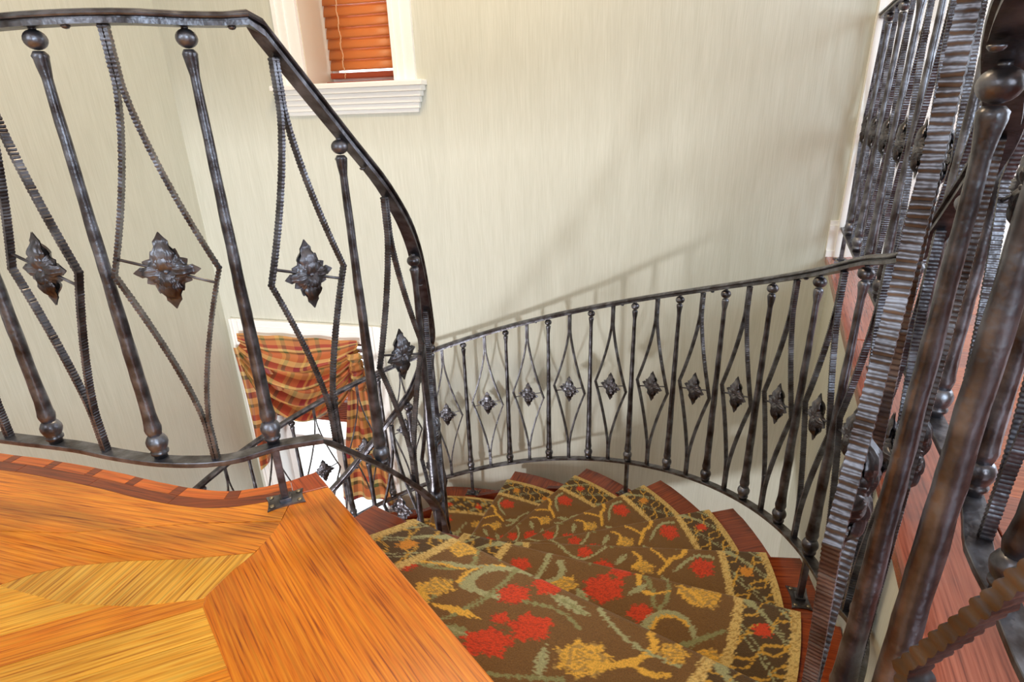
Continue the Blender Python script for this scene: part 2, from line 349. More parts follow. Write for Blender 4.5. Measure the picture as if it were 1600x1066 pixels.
# helical stringers carry the treads
for nm, rf, cen in (('outer_stringer', 1.44, C), ('inner_stringer', 0.47, IC)):
    vs = []; fs = []; n = 60; a0, a1 = (-20, 240)
    for i in range(n + 1):
        A = math.radians(a0 + (a1 - a0) * i / n); deg = math.degrees(A)
        kk = 3 + (deg + 6.2) / 19.4 if cen is C else 3 + (deg + 20) / 19.4
        z = FZ - RISE * kk - RISE - LOWZ
        for rr, zz in ((rf, z - 0.18), (rf - 0.03 if cen is C else rf + 0.03, z - 0.18), (rf - 0.03 if cen is C else rf + 0.03, z + 0.06), (rf, z + 0.06)):
            vs.append((cen[0] - C[0] + rr * math.cos(A), cen[1] - C[1] + rr * math.sin(A), max(zz, 0.0) if zz > -0.2 else 0.0))
    for i in range(n):
        for j in range(4): fs.append((i * 4 + j, i * 4 + (j + 1) % 4, i * 4 + 4 + (j + 1) % 4, i * 4 + 4 + j))
    fs += [(0, 1, 2, 3), tuple(n * 4 + j for j in range(4))]
    mobj(nm, MB().add(vs, fs).build(nm, TREAD_D), st)

# ------------------------------------------------------------------ carpet runner
BROWN = np.array([122, 86, 42.]); DBROWN = np.array([88, 64, 34.]); RED = np.array([216, 66, 26.]); GOLD = np.array([232, 178, 70.]); CRM = np.array([222, 190, 118.]); GRN = np.array([142, 140, 92.]); SAGE = np.array([168, 166, 122.]); ORG = np.array([222, 146, 48.]); TAN = np.array([178, 140, 74.])
def paint(r, b, k):
    n = len(r); col = np.tile(BROWN, (n, 1))
    jx = 0.0022 * (np.sin(r * 2100 + b * 1700) + np.sin(r * 900 - b * 2300 + 1)); jy = 0.0022 * (np.sin(r * 1900 - b * 1500 + 2) + np.sin(r * 1300 + b * 2500))
    X = r + jx; Y = b + jy
    def put(mask, c): col[mask] = c
    def stroke(pts, w0, w1, c):
        P = np.array(pts, float)
        # smooth the polyline
        for _ in range(2):
            Q = [P[0]]
            for i in range(len(P) - 1): Q += [P[i] * .75 + P[i + 1] * .25, P[i] * .25 + P[i + 1] * .75]
            Q.append(P[-1]); P = np.array(Q)
        m = (X > P[:, 0].min() - .03) & (X < P[:, 0].max() + .03) & (Y > P[:, 1].min() - .03) & (Y < P[:, 1].max() + .03)
        idx = np.where(m)[0]
        if not len(idx): return
        x, y = X[idx], Y[idx]; hit = np.zeros(len(idx), bool); L = len(P) - 1
        for i in range(L):
            a, d = P[i], P[i + 1] - P[i]; t = np.clip(((x - a[0]) * d[0] + (y - a[1]) * d[1]) / (d @ d + 1e-12), 0, 1)
            w = w0 + (w1 - w0) * (i + t) / L
            hit |= np.hypot(x - a[0] - t * d[0], y - a[1] - t * d[1]) < w
        col[idx[hit]] = c
    def leaf(p, q, w, c, c2=None):
        a = np.array(p); d = np.array(q) - a; L = np.hypot(*d); d = d / L
        s = (X - a[0]) * d[0] + (Y - a[1]) * d[1]; v = np.abs(-(X - a[0]) * d[1] + (Y - a[1]) * d[0])
        ww = w * np.sin(np.pi * np.clip(s / L, 0, 1)) ** .8 * (0.85 + 0.15 * np.sin(s * 300))
        put((s > 0) & (s < L) & (v < ww), c)
        if c2 is not None: put((s > 0) & (s < L) & (v < ww * .3), c2)
    def flower(x0, y0, R, c, petals=6, c2=None, sq=1.0):
        dx, dy = X - x0, (Y - y0) / sq; rho = np.hypot(dx, dy); ph = np.arctan2(dy, dx)
        edge = R * (0.84 + 0.10 * np.cos(petals * ph + x0 * 40) + 0.08 * np.sin(13 * ph + y0 * 50) + 0.06 * np.sin(29 * ph))
        put(rho < edge, c)
        m_ = (rho < edge) & (np.sin(ph * 17 + rho * 260) * np.sin(rho * 520 + ph * 5) > .35); col[m_] = c * .80
        if c2 is not None:
            put((rho < edge) & (np.sin(rho * 6.28 / (R * 0.42) + 2 * np.sin(ph * 3)) > 0.55), c2)
    if k == 1:
        stroke([(.66, .0), (.70, .05), (.66, .10), (.60, .12)], .006, .004, GRN)
        stroke([(.735, .11), (.72, .07), (.735, .025), (.78, .0), (.84, -.01)], .014, .006, SAGE)
        stroke([(.715, .11), (.70, .07), (.715, .03), (.75, .005)], .006, .004, GOLD)
        stroke([(.73, .10), (.77, .115), (.82, .09), (.86, .075)], .013, .004, SAGE)
        stroke([(.62, .10), (.655, .075), (.70, .05), (.735, .02)], .010, .003, SAGE)
        stroke([(.60, .11), (.64, .09), (.69, .07)], .004, .003, GOLD)
        stroke([(.78, .0), (.79, .06), (.80, .15), (.79, .25)], .006, .005, GRN)
        stroke([(.70, .12), (.73, .19), (.72, .27)], .005, .004, GRN)
        leaf((.88, .02), (1.0, .03), .016, SAGE, GRN); leaf((.74, .2), (.84, .17), .012, GOLD); leaf((.66, .17), (.735, .21), .012, GOLD)
        leaf((.80, .24), (.88, .22), .018, GRN, SAGE); leaf((.98, .15), (1.03, .23), .012, SAGE)
        flower(.63, .01, .04, GOLD, 5, TAN); flower(.70, .155, .036, GOLD, 6, TAN)
        flower(.832, .07, .038, RED, 6); flower(.925, .128, .047, RED, 5); flower(.87, .0, .038, RED, 6); flower(.90, .215, .050, RED, 5); flower(.865, .145, .02, RED, 5); flower(.59, .15, .03, RED, 6)
        flower(1.055, .135, .056, GOLD, 7, TAN)
        stroke([(1.08, .14), (1.13, .09), (1.15, .03), (1.12, .0)], .010, .007, GOLD)
        stroke([(1.13, .09), (1.17, .10), (1.20, .07)], .008, .004, GOLD)
        stroke([(1.0, .0), (1.05, .03), (1.12, .05), (1.2, .045)], .005, .004, SAGE)
        stroke([(.86, .075), (.93, .05), (1.0, .07)], .005, .004, GRN)
        flower(1.18, .02, .03, GOLD, 6, TAN); leaf((.73, .0), (.70, -.05), .01, GRN)
        stroke([(1.06, .2), (1.0, .25), (.93, .3)], .006, .005, GRN)
    elif k == 2:
        flower(.905, .078, .060, RED, 6); flower(.93, .0, .034, RED, 5); flower(1.02, .13, .036, RED, 6); flower(.86, .17, .04, RED, 5)
        flower(1.155, .02, .05, GOLD, 5, TAN); leaf((1.08, .0), (1.16, .06), .022, GOLD, TAN)
        flower(.80, .10, .042, GOLD, 6, TAN); flower(1.205, .215, .036, GOLD, 7, TAN); flower(.66, .07, .035, RED, 5)
        stroke([(1.05, .20), (1.04, .14), (1.08, .10), (1.13, .11), (1.16, .16)], .012, .006, SAGE)
        stroke([(1.06, .17), (1.06, .13), (1.10, .11), (1.14, .13)], .005, .004, GOLD)
        stroke([(1.0, .0), (1.03, .05), (1.045, .10)], .007, .005, GRN); stroke([(1.06, .0), (1.07, .06), (1.06, .10)], .005, .005, GRN)
        stroke([(.98, .0), (.99, .05), (1.03, .06), (1.07, .03)], .009, .004, GOLD)
        stroke([(.76, .02), (.79, .07), (.75, .12), (.70, .11)], .010, .005, SAGE); stroke([(.72, .0), (.73, .1), (.72, .2)], .008, .006, SAGE)
        leaf((.84, .10), (.90, .16), .014, SAGE, GRN); leaf((.97, .08), (1.01, .02), .012, SAGE)
        stroke([(1.14, .20), (1.19, .15), (1.22, .12)], .010, .005, GRN); stroke([(1.0, .18), (1.04, .24), (1.10, .3)], .008, .006, GRN)
        stroke([(.84, .0), (.86, -.03), (.84, -.08)], .006, .004, GRN)
        leaf((1.09, .20), (1.05, .28), .016, GRN, SAGE); flower(1.16, .31, .04, RED, 5)
    else:
        flower(.985, .088, .034, GOLD, 6, TAN); flower(1.17, .078, .042, RED, 5, None, 1.15)
        flower(.85, .10, .040, RED, 6); flower(.79, .03, .028, RED, 5); flower(.72, .12, .034, RED, 5); flower(.90, .17, .038, RED, 6)
        stroke([(1.03, .11), (1.06, .07), (1.075, .04), (1.11, .03), (1.125, .0)], .006, .008, GOLD)
        stroke([(1.06, .07), (1.04, .03), (1.01, .0)], .006, .004, GOLD)
        stroke([(1.08, .1), (1.12, .05), (1.17, .02), (1.21, .03)], .005, .007, SAGE)
        stroke([(.95, .02), (.975, .04), (.97, .07), (.95, .09)], .005, .008, GOLD)
        leaf((.93, .11), (.88, .15), .013, SAGE, GRN); leaf((.93, .03), (.89, .08), .012, SAGE)
        leaf((.80, .08), (.78, .15), .012, SAGE, GRN); leaf((1.04, .12), (1.07, .19), .013, SAGE); 
        stroke([(.70, .0), (.74, .05), (.78, .07), (.83, .04), (.86, .0)], .005, .004, SAGE)
        stroke([(.66, .08), (.69, .05), (.72, .07), (.70, .11)], .005, .006, GOLD)
        stroke([(1.0, .14), (1.03, .17), (1.10, .18), (1.16, .22)], .005, .005, SAGE)
        flower(.68, .19, .03, GOLD, 6, TAN); flower(1.02, .23, .034, RED, 5); flower(1.15, .27, .034, GOLD, 6, TAN)
        stroke([(.88, .0), (.90, -.04), (.94, -.07)], .006, .004, GRN); stroke([(1.10, -.01), (1.09, -.05), (1.12, -.1)], .007, .005, GRN)
    for s in (0, 1):                       # the two patterned borders
        e = (X - .44) if s == 0 else (1.39 - X)
        m = (e < .160) & (e >= -1); ee = e[m]; yy = Y[m]
        cc = np.tile(DBROWN, (m.sum(), 1))
        for ph, sg in ((0, 1), (.05, -1), (.09, 1), (.03, -1)):
            cc[np.abs(((yy * (.8 if sg > 0 else 1) + sg * ee * .95 + ph + .014 * np.sin(ee * 60 + yy * 40 + ph * 90)) % .085) - .04) < .0042] = SAGE if sg > 0 else GOLD * .92
        q = np.hypot(ee - .085, ((yy - .05 + .0) % .19) - .035); cc[q < .026 * (.8 + .2 * np.sin(11 * np.arctan2(((yy - .05) % .19) - .035, ee - .085)))] = ORG if k % 2 else RED
        band = (ee < .024) | ((ee > .136) & (ee < .160)); dots = (np.sin(yy * 2 * math.pi / .016) * np.sin(ee * 2 * math.pi / .011 + .5) > .35)
        cc[band] = CRM; cc[band & dots] = TAN * 1.02
        col[m] = cc
    return col
V = []; Cc = []; F = []; vb = 0
TH = 0.010; NR = 0.018
for k in range(1, 16):
    dens = .0038 if k <= 2 else (.0042 if k <= 7 else .012)
    nr = int(.95 / dens) + 1; rs = np.linspace(.44, 1.39, nr)
    z = FZ - RISE * k
    af = np.array([nose_ang(k, r) for r in rs]); ab = np.array([nose_ang(k - 1, r) for r in rs])
    ab = np.where(ab > af, ab - 2 * math.pi, ab)
    Lm = np.max(rs * (af - ab)); nt_ = max(6, int((Lm - .03) / dens))
    rows = []                              # (fraction/offset in front of nosing, z, b)
    for j in range(nt_): rows.append(('t', j / nt_))
    for j in range(8): rows.append(('n', j / 7))
    for j in range(1, 9): rows.append(('r', j / 8))
    na = len(rows)
    for kind, q in rows:
        if kind == 't': bb = (rs * (af - ab) + .03 - .0) * (1 - q) + .0; zz = z + TH; extra = bb
        elif kind == 'n':
            a = q * math.pi; ox = NR * math.sin(a) * .9; bb = -ox; zz = z + TH - (NR + .002) * (1 - math.cos(a)); extra = np.full(nr, -.02 * q)
        else: bb = np.full(nr, .022); zz = z - .03 - (RISE - .045) * q; extra = np.full(nr, -.03 - .13 * q); bb = np.full(nr, .016)
        bb = np.broadcast_to(bb, (nr,))
        th = af - bb / rs
        if kind == 't' : zz = np.full(nr, zz) + 0.0012 * np.sin(rs * 60 + q * 9)
        V.append(np.c_[C[0] + rs * np.cos(th), C[1] + rs * np.sin(th), np.broadcast_to(zz, (nr,))])
        Cc.append(paint(rs, np.array(extra, float) * np.ones(nr), k))
    idx = np.arange(na * nr).reshape(na, nr) + vb; vb += na * nr
    F.append(np.c_[idx[:-1, :-1].ravel(), idx[:-1, 1:].ravel(), idx[1:, 1:].ravel(), idx[1:, :-1].ravel()])
V = np.vstack(V); Cc = np.vstack(Cc) / 255; F = np.vstack(F)
cl = np.where(Cc <= .04045, Cc / 12.92, ((Cc + .055) / 1.055) ** 2.4)
me = bpy.data.meshes.new('runner'); me.vertices.add(len(V)); me.vertices.foreach_set('co', (V - np.array([C[0], C[1], LOWZ])).ravel())
me.loops.add(F.size); me.loops.foreach_set('vertex_index', F.ravel().astype(np.int32)); me.polygons.add(len(F)); me.polygons.foreach_set('loop_start', np.arange(0, F.size, 4, dtype=np.int32))
try: me.polygons.foreach_set('loop_total', np.full(len(F), 4, dtype=np.int32))
except Exception: pass
me.update(calc_edges=True); me.polygons.foreach_set('use_smooth', [True] * len(F))
ca = me.color_attributes.new('pattern', 'FLOAT_COLOR', 'POINT'); ca.data.foreach_set('color', np.c_[cl, np.ones(len(cl))].astype(np.float32).ravel())
cm, t, b = newmat('patterned_wool'); b.inputs['Roughness'].default_value = 0.95
at = N(t, 'ShaderNodeAttribute', attribute_name='pattern'); tc = N(t, 'ShaderNodeTexCoord'); n = N(t, 'ShaderNodeTexNoise'); n.inputs['Scale'].default_value = 320; n.inputs['Detail'].default_value = 2
r = ramp(t, [(0.3, (0.72, 0.72, 0.72, 1)), (0.7, (1.12, 1.12, 1.12, 1))]); x = N(t, 'ShaderNodeMixRGB', blend_type='MULTIPLY'); x.inputs[0].default_value = 1
bp = N(t, 'ShaderNodeBump'); bp.inputs['Strength'].default_value = 0.6; bp.inputs['Distance'].default_value = 0.004
for a, c in ((tc.outputs['Object'], n.inputs['Vector']), (n.outputs['Fac'], r.inputs['Fac']), (at.outputs['Color'], x.inputs[1]), (r.outputs[0], x.inputs[2]), (x.outputs[0], b.inputs['Base Color']), (n.outputs['Fac'], bp.inputs['Height']), (bp.outputs['Normal'], b.inputs['Normal'])): t.links.new(a, c)
if 'Sheen Weight' in b.inputs: b.inputs['Sheen Weight'].default_value = 0.15
me.materials.append(cm)
mobj('carpet_runner', me, None, (C[0], C[1], LOWZ), 0, 'brown floral carpet runner with red and gold flowers laid down the winding stair', 'carpet')

# ------------------------------------------------------------------ railing components (shared meshes)
def lathe(name, prof, seg=14, hammer=0.0, mat=IRON):
    vs = []; fs = []
    for i, (r, z) in enumerate(prof):
        for j in range(seg):
            a = 2 * math.pi * j / seg; rr = r * (1 + (random.uniform(-hammer, hammer) if 0.004 < r < 0.0165 else 0))
            vs.append((rr * math.cos(a), rr * math.sin(a), z))
    for i in range(len(prof) - 1):
        for j in range(seg): fs.append((i * seg + j, i * seg + (j + 1) % seg, (i + 1) * seg + (j + 1) % seg, (i + 1) * seg + j))
    n = len(prof); fs.append(tuple(range(seg))[::-1]); fs.append(tuple((n - 1) * seg + j for j in range(seg)))
    return mesh(name, vs, fs, mat, True)
# z = 0 at the ball centre, -H on the bottom rail
def shaft_prof():
    P = [(0.0085, -H), (0.015, -H + .008)]
    P = [(0.0135, -H + .055), (0.0172, -H + .068), (0.0182, -H + .075), (0.0165, -H + .085), (0.0148, -H + .11)]
    for i in range(1, 22):
        q = i / 22; P.append((0.0146 - 0.0062 * q ** 1.1, -H + .11 + q * (H - .11 - .075)))
    P += [(0.0088, -.062), (0.0112, -.042), (0.0128, -.030), (0.0134, -.026), (0.0128, -.023), (0.009, -.018)]
    return P
SHAFT = lathe('baluster_shaft', shaft_prof(), 10, 0.07)
BALL = lathe('baluster_ball', [(0.001, -.0165)] + [(0.0188 * math.sin(math.pi * i / 10), -0.0165 * math.cos(math.pi * i / 10)) for i in range(1, 10)] + [(0.006, .0165), (0.006, .0195)], 18)
KNOB = lathe('baluster_knob', [(0.014, -H - .001), (0.0145, -H + .008), (0.0185, -H + .011), (0.019, -H + .016), (0.0155, -H + .019), (0.0195, -H + .026), (0.0225, -H + .036), (0.0222, -H + .044), (0.018, -H + .053), (0.0136, -H + .058)], 18)
def bar_mesh(sgn):
    """ribbed flat bar of one side of a diamond; x along the railing, y across"""
    zt, zb = 0.0185, -H; n = 500; vs = []; fs = []; w = 0.0074; hw = 0.096
    zm = (zt + zb) / 2; pts = []; R_ = random.Random(3)
    for i in range(n + 1):
        z = zb + (zt - zb) * i / n; q = 1 - abs(z - zm) / ((zt - zb) / 2)
        s = max(0, (q - 0.20) / 0.80); xx = 0.0042 + (hw - 0.0042) * s ** 1.42
        pts.append((sgn * xx, z))
    amp = 1
    for i, (xx, z) in enumerate(pts):
        if i % 4 == 0: amp = R_.uniform(.6, 1.25); sk = R_.uniform(-.0004, .0004)
        a = pts[max(0, i - 1)]; b = pts[min(n, i + 1)]; tx, tz = b[0] - a[0], b[1] - a[1]; L = math.hypot(tx, tz); nx, nz = tz / L, -tx / L
        ph = (0.0, .75, 1.0, .75)[i % 4]
        th = 0.0025 + 0.0014 * ph * amp; ww = w + (0.0008 * ph - 0.0005) * amp
        for sy, sn in ((-1, -1), (1, -1), (1, 1), (-1, 1)): vs.append((xx + nx * th * sn, ww * sy, z + nz * th * sn + sk * sy))
    for i in range(n):
        for j in range(4): fs.append((i * 4 + j, i * 4 + (j + 1) % 4, i * 4 + 4 + (j + 1) % 4, i * 4 + 4 + j))
    fs += [(3, 2, 1, 0), (n * 4, n * 4 + 1, n * 4 + 2, n * 4 + 3)]
    m = mesh('ribbed_bar', vs, fs, IRON, True)
    m.set_sharp_from_angle(angle=math.radians(62)); return m
BAR = {1: bar_mesh(1), -1: bar_mesh(-1)}
ZC = (0.022 - H) / 2
def rosette_mesh():
    """pressed acanthus rosette, back to back: long leaves up and down, short ones between, each lobed, veined and curled"""
    vs = []; fs = []
    def leaf(ang, L, Wd, side, y0, seed, curl):
        b0 = len(vs); n, m = 16, 12; ca, sa = math.cos(ang), math.sin(ang)
        for i in range(n + 1):
            q = i / n; w = Wd * (math.sin(math.pi * (0.16 + 0.84 * q) ** 0.85) ** (0.75 if L > .07 else 0.5)) * (1 - 0.30 * abs(math.sin(q * 3.5 * math.pi + .5)) * (q > .2)); w = max(w, 0.0006)
            for j in range(m + 1):
                t_ = -1 + 2 * j / m
                x_ = L * q - abs(t_) * w * .25; y_ = w * t_
                h = y0 + 0.012 * math.sin(math.pi * min(1, q * 1.15)) ** .9 * (1 - .35 * t_ * t_) - curl * max(0, q - .62) * L
                h += 0.0022 * math.cos(t_ * 15) * min(1, q * 3) - 0.0030 * math.exp(-(t_ / .13) ** 2) * min(1, 2 * q) - 0.004 * abs(t_) ** 3
                vs.append((x_ * ca - y_ * sa, -side * max(0.0012, h), ZC + x_ * sa + y_ * ca))
        for i in range(n):
            for j in range(m):
                a = b0 + i * (m + 1) + j; fs.append((a, a + 1, a + m + 2, a + m + 1))
    D = math.radians
    for side in (1, -1):
        for a in (28, 152, 208, 332, 62, 118, 242, 298): leaf(D(a), 0.047 if a % 90 < 45 or a in (152, 332) else 0.050, 0.019, side, 0.000, a, .5)
        for a in (0, 180): leaf(D(a), 0.062, 0.017, side, 0.002, a, .5)
        for a in (90, 270): leaf(D(a), 0.078, 0.027, side, 0.0035, a, .55)
        for a in (90, 270): leaf(D(a), 0.048, 0.020, side, 0.0055, a, .5)
    return mesh('rosette', vs, fs, IRON, True)
ROS = rosette_mesh()
def pin_mesh(sg):
    vs = []; fs = []; a = Vector((-0.083 , 0, ZC + 0.030 * sg)); b = Vector((0.083, 0, ZC - 0.030 * sg)); d = (b - a).normalized(); e = Vector((0, 1, 0)); f = d.cross(e)
    for p in (a, b):
        for j in range(8): vs.append(p + e * 0.0032 * math.cos(j * math.pi / 4) + f * 0.0032 * math.sin(j * math.pi / 4))
    for j in range(8): fs.append((j, (j + 1) % 8, 8 + (j + 1) % 8, 8 + j))
    for s in (1, -1):                     # domed heads at the rosette centre
        b0 = len(vs)
        for i in range(5):
            for j in range(10):
                t_ = i / 4 * math.pi / 2; vs.append((0.0062 * math.cos(t_) * math.cos(j * .6283), s * (0.006 + 0.006 * math.sin(t_)), ZC + 0.0062 * math.cos(t_) * math.sin(j * .6283)))
        for i in range(4):
            for j in range(10): fs.append((b0 + i * 10 + j, b0 + i * 10 + (j + 1) % 10, b0 + i * 10 + 10 + (j + 1) % 10, b0 + i * 10 + 10 + j))
    return mesh('pin_rod', vs, fs, IRON, True)
PIN = {1: pin_mesh(1), -1: pin_mesh(-1)}
RIV = lathe('rivet', [(0.0075, .0), (0.0072, -.002), (0.005, -.0045), (0.001, -.0056)], 12)
def catmull(P, step=0.02):
    P = [np.array(p, float) for p in P]; P = [2 * P[0] - P[1]] + P + [2 * P[-1] - P[-2]]; out = []
    for i in range(1, len(P) - 2):
        n = max(1, int(np.linalg.norm(P[i + 1] - P[i]) / step))
        for j in range(n):
            t_ = j / n; out.append(.5 * ((2 * P[i]) + (-P[i - 1] + P[i + 1]) * t_ + (2 * P[i - 1] - 5 * P[i] + 4 * P[i + 1] - P[i + 2]) * t_ ** 2 + (-P[i - 1] + 3 * P[i] - 3 * P[i + 1] + P[i + 2]) * t_ ** 3))
    out.append(P[-2]); return out
def sweep(name, path, prof, mat=IRON, org=(0, 0, 0)):
    """prof: (across, up) loop, swept with the up axis vertical"""
    P = [np.array(p, float) for p in path]; vs = []; fs = []; n = len(P); m = len(prof)
    for i, p in enumerate(P):
        a, b = P[max(0, i - 1)], P[min(n - 1, i + 1)]; t_ = b - a; h = np.hypot(t_[0], t_[1])
        if h < 1e-6: h = 1e-6
        s = np.array([t_[1], -t_[0], 0]) / h
        # keep the section's thickness square to the slope
        cs = h / np.linalg.norm(t_); up = np.array([0, 0, 1 / max(cs, .45)])
        for x_, y_ in prof: vs.append(tuple(p + s * x_ + up * y_ - np.array(org)))
    for i in range(n - 1):
        for j in range(m): fs.append((i * m + j, i * m + (j + 1) % m, (i + 1) * m + (j + 1) % m, (i + 1) * m + j))
    fs += [tuple(range(m))[::-1], tuple((n - 1) * m + j for j in range(m))]
    bm_ = MB().add(vs, fs); me_ = bm_.build(name, mat)
    return me_
RAILP = [(-.0165, .0215), (.0165, .0215), (.0165, .0295), (.0125, .0305), (.0125, .0325), (.0205, .0335), (.0218, .0360), (.0205, .0390), (.0175, .0402), (.0160, .0425), (.0090, .0450), (0, .0458), (-.0090, .0450), (-.0160, .0425), (-.0175, .0402), (-.0205, .0390), (-.0218, .0360), (-.0205, .0335), (-.0125, .0335), (-.0125, .0305), (-.0165, .0295)]
RAILP = [(a_, b_ - .0035) for a_, b_ in RAILP]
BOTP = [(-.0155, -.0125), (.0155, -.0125), (.0165, -.010), (.0165, -.0015), (.0155, 0), (-.0155, 0), (-.0165, -.0015), (-.0165, -.010)]
SCR = lathe('screw', [(0.0062, 0), (0.0060, .002), (0.004, .0034), (0.0008, .0038)], 10, 0, BRASS)
def add_baluster(root, p):
    L = root.location
    o = mobj('baluster', SHAFT, root, (p[0] - L.x, p[1] - L.y, p[2] - L.z), random.uniform(0, 6)); mobj('ball', BALL, o); mobj('base_knob', KNOB, o); return o
def add_diamond(root, p, ang, sg, rosette=True):
    L = root.location
    o = mobj('diamond_bar', BAR[1], root, (p[0] - L.x, p[1] - L.y, p[2] - L.z), ang)
    o2 = mobj('diamond_bar', BAR[-1], root, (p[0] - L.x, p[1] - L.y, p[2] - L.z), ang)
    q = mobj('pin_rod', PIN[sg], root, (p[0] - L.x, p[1] - L.y, p[2] - L.z), ang)
    mobj('rosette', ROS, q)
def add_post(root, p, foot, ang=0.0, plate=True):
    L = root.location; zt = p[2] - H - .012; hz = zt - foot
    mb = MB().box((-.0085, -.0085, foot + .004 - L.z), (.0085, .0085, zt - L.z)).box((-.014, -.014, foot + .004 - L.z), (.014, .014, foot + .014 - L.z))
    mobj('post', mb.build('post', IRON, False, 0.0015), root, (p[0] - L.x, p[1] - L.y, 0), ang)
    if plate:
        a = .044; b = .030; pts = []
        # plate with waisted sides
        n = 8
        for i in range(n + 1): s = -1 + 2 * i / n; pts.append((s * a, -b + .006 * (1 - s * s)))
        for i in range(n + 1): s = -1 + 2 * i / n; pts.append((a - .004 * (1 - s * s), s * b)) if 0 < i < n else None
        for i in range(n + 1): s = 1 - 2 * i / n; pts.append((s * a, b - .006 * (1 - s * s)))
        for i in range(1, n): s = 1 - 2 * i / n; pts.append((-a + .004 * (1 - s * s), s * b))
        mp_ = mobj('foot_plate', extrude_poly('foot_plate', pts, 0, .005, IRON, (1, 0), .0015, 0), root, (p[0] - L.x, p[1] - L.y, foot - L.z), ang)
        for sx in (-1, 1):
            for sy in (-1, 1): mobj('screw', SCR, mp_, (sx * .032, sy * .018, .005))
def ang_at(path, p):
    P = np.array(path)[:, :2]; i = int(np.argmin(np.hypot(*(P - np.array(p[:2])).T))); a = P[max(0, i - 2)]; b = P[min(len(P) - 1, i + 2)]; d = b - a; return math.atan2(d[1], d[0])
def rivets(root, path, ps):
    L = root.location
    for p in ps:
        mobj('rivet', RIV, root, (p[0] - L.x, p[1] - L.y, p[2] + .0181 - L.z))
def lerp(a, b, t_): return np.array(a) * (1 - t_) + np.array(b) * t_

# ---- outer stair railing
def O(i):
    th = T1 - DT * i; return np.array([C[0] + RO * math.cos(th), C[1] + RO * math.sin(th), Z1 + DZ * i])
near = [(0.790, 1.085, -0.310), (0.690, 0.865, -0.150)]
N1 = (0.452, 0.567, 0.008); DA = (0.340, 0.474, 0.05); N2 = (0.338, 0.370, 0.10); DB = (0.200, 0.090, 0.18); N3 = (0.10, -0.06, 0.19)
R3c = (0.577, 0.705, -0.066)
lo = -15
ball_path = catmull([O(i) for i in range(lo, 10)] + [near[0], near[1], R3c, N1, (0.385, 0.470, 0.055), (0.335, 0.362, 0.10), (0.27, 0.22, 0.15), DB, N3, (0.03, -0.16, 0.19)], 0.03)
r1 = empty('stair_railing', (O(4)[0], O(4)[1], Z1 - H - .2), 'dark wrought iron railing along the outer side of the stair, curving past the wall', 'railing')
Lr = tuple(r1.location)
mobj('handrail', sweep('handrail', ball_path, RAILP, IRON, Lr), r1)
mobj('bottom_rail', sweep('bottom_rail', [p - np.array([0, 0, H]) for p in ball_path], BOTP, IRON, Lr), r1)
bal = [O(i) for i in range(lo, 10)] + [np.array(q) for q in near] + [np.array(N1), np.array(N2), np.array(N3)]
for p in bal: add_baluster(r1, p)
for i in range(lo, 9):
    m = (O(i) + O(i + 1)) / 2; th = T1 - DT * (i + .5); m[0] = C[0] + RO * math.cos(th); m[1] = C[1] + RO * math.sin(th)
    add_diamond(r1, m, th - math.pi / 2, -1)
dl = [lerp(O(9), near[0], .5), lerp(near[0], near[1], .5), np.array(R3c), np.array(DA), np.array(DB)]
for m in dl[:3]: add_diamond(r1, m, ang_at(ball_path, m), -1)
add_diamond(r1, dl[3], math.atan2(-.76, -.65), -1); add_diamond(r1, dl[4], math.radians(-75), -1)
rivets(r1, ball_path, [lerp(O(i), O(i + 1), .72) for i in range(lo, 9, 2)] + [lerp(N1, DA, .3), lerp(near[1], R3c, .5)])
def tread_z(th_deg):
    k = min(NA, key=lambda q: 0)
    z = FZ - RISE * 3
    for q in sorted(NA):
        if th_deg <= NA[q]: return FZ - RISE * q
    return LOWZ
for i in (0, 4, 9, -5, -10):
    p = O(i); deg = math.degrees(T1 - DT * i); add_post(r1, p, tread_z(deg), math.radians(deg) + math.pi / 2)
add_post(r1, N1, FZ - RISE * 1, 0.8)

# ---- landing guard running down into the inner stair railing
A_ = np.array([-0.811, 1.131, .138]); B_ = np.array([-0.572, 1.178, .138])
gl = [(-2.30, 1.40, .138), (-1.95, 1.365, .138), (-1.65, 1.325, .138), (-1.34, 1.266, .138), (-1.205, 1.234, .138), (-1.05, 1.196, .138), (-0.93, 1.155, .138), (-0.805, 1.122, .138), (-0.695, 1.114, .138), (-0.625, 1.130, .138), (-0.565, 1.170, .138), (-0.465, 1.198, .138)]
def isp(a, rr, z): return (-0.78 + rr * math.cos(math.radians(a)), 1.612 + rr * math.sin(math.radians(a)), z - .045)
gd = [(-0.465, 1.198, .138), (-0.377, 1.378, -.066), (-0.305, 1.49, -.225), (-0.272, 1.598, -.388), isp(15, .525, -.60), isp(31, .56, -.78), isp(44, .56, -.97), isp(56, .565, -1.11), isp(66, .565, -1.23), isp(82, .545, -1.42), isp(104, .51, -1.62), isp(127, .492, -1.795)]
for q in range(1, 9): gd.append(isp(127 + 22 * q, .49, -1.795 - .19 * q))
pathA = catmull(gl, 0.03); pathB = catmull(gd, 0.03); path2 = pathA + pathB[1:]
r2 = empty('stair_railing', (B_[0], B_[1], FZ), 'dark wrought iron landing guard at left that turns and dives down the stairwell', 'railing')
Lr = tuple(r2.location)
mobj('handrail', sweep('handrail', path2, RAILP, IRON, Lr), r2)
mobj('bottom_rail', sweep('bottom_rail', [np.array(p) - np.array([0, 0, H]) for p in path2], BOTP, IRON, Lr), r2)
bals = [(-2.18, 1.405, .138), (-1.91, 1.37, .138), (-1.645, 1.334, .138), (-1.38, 1.275, .138), (-1.11, 1.212, .138), A_, B_, gd[1], gd[3]]
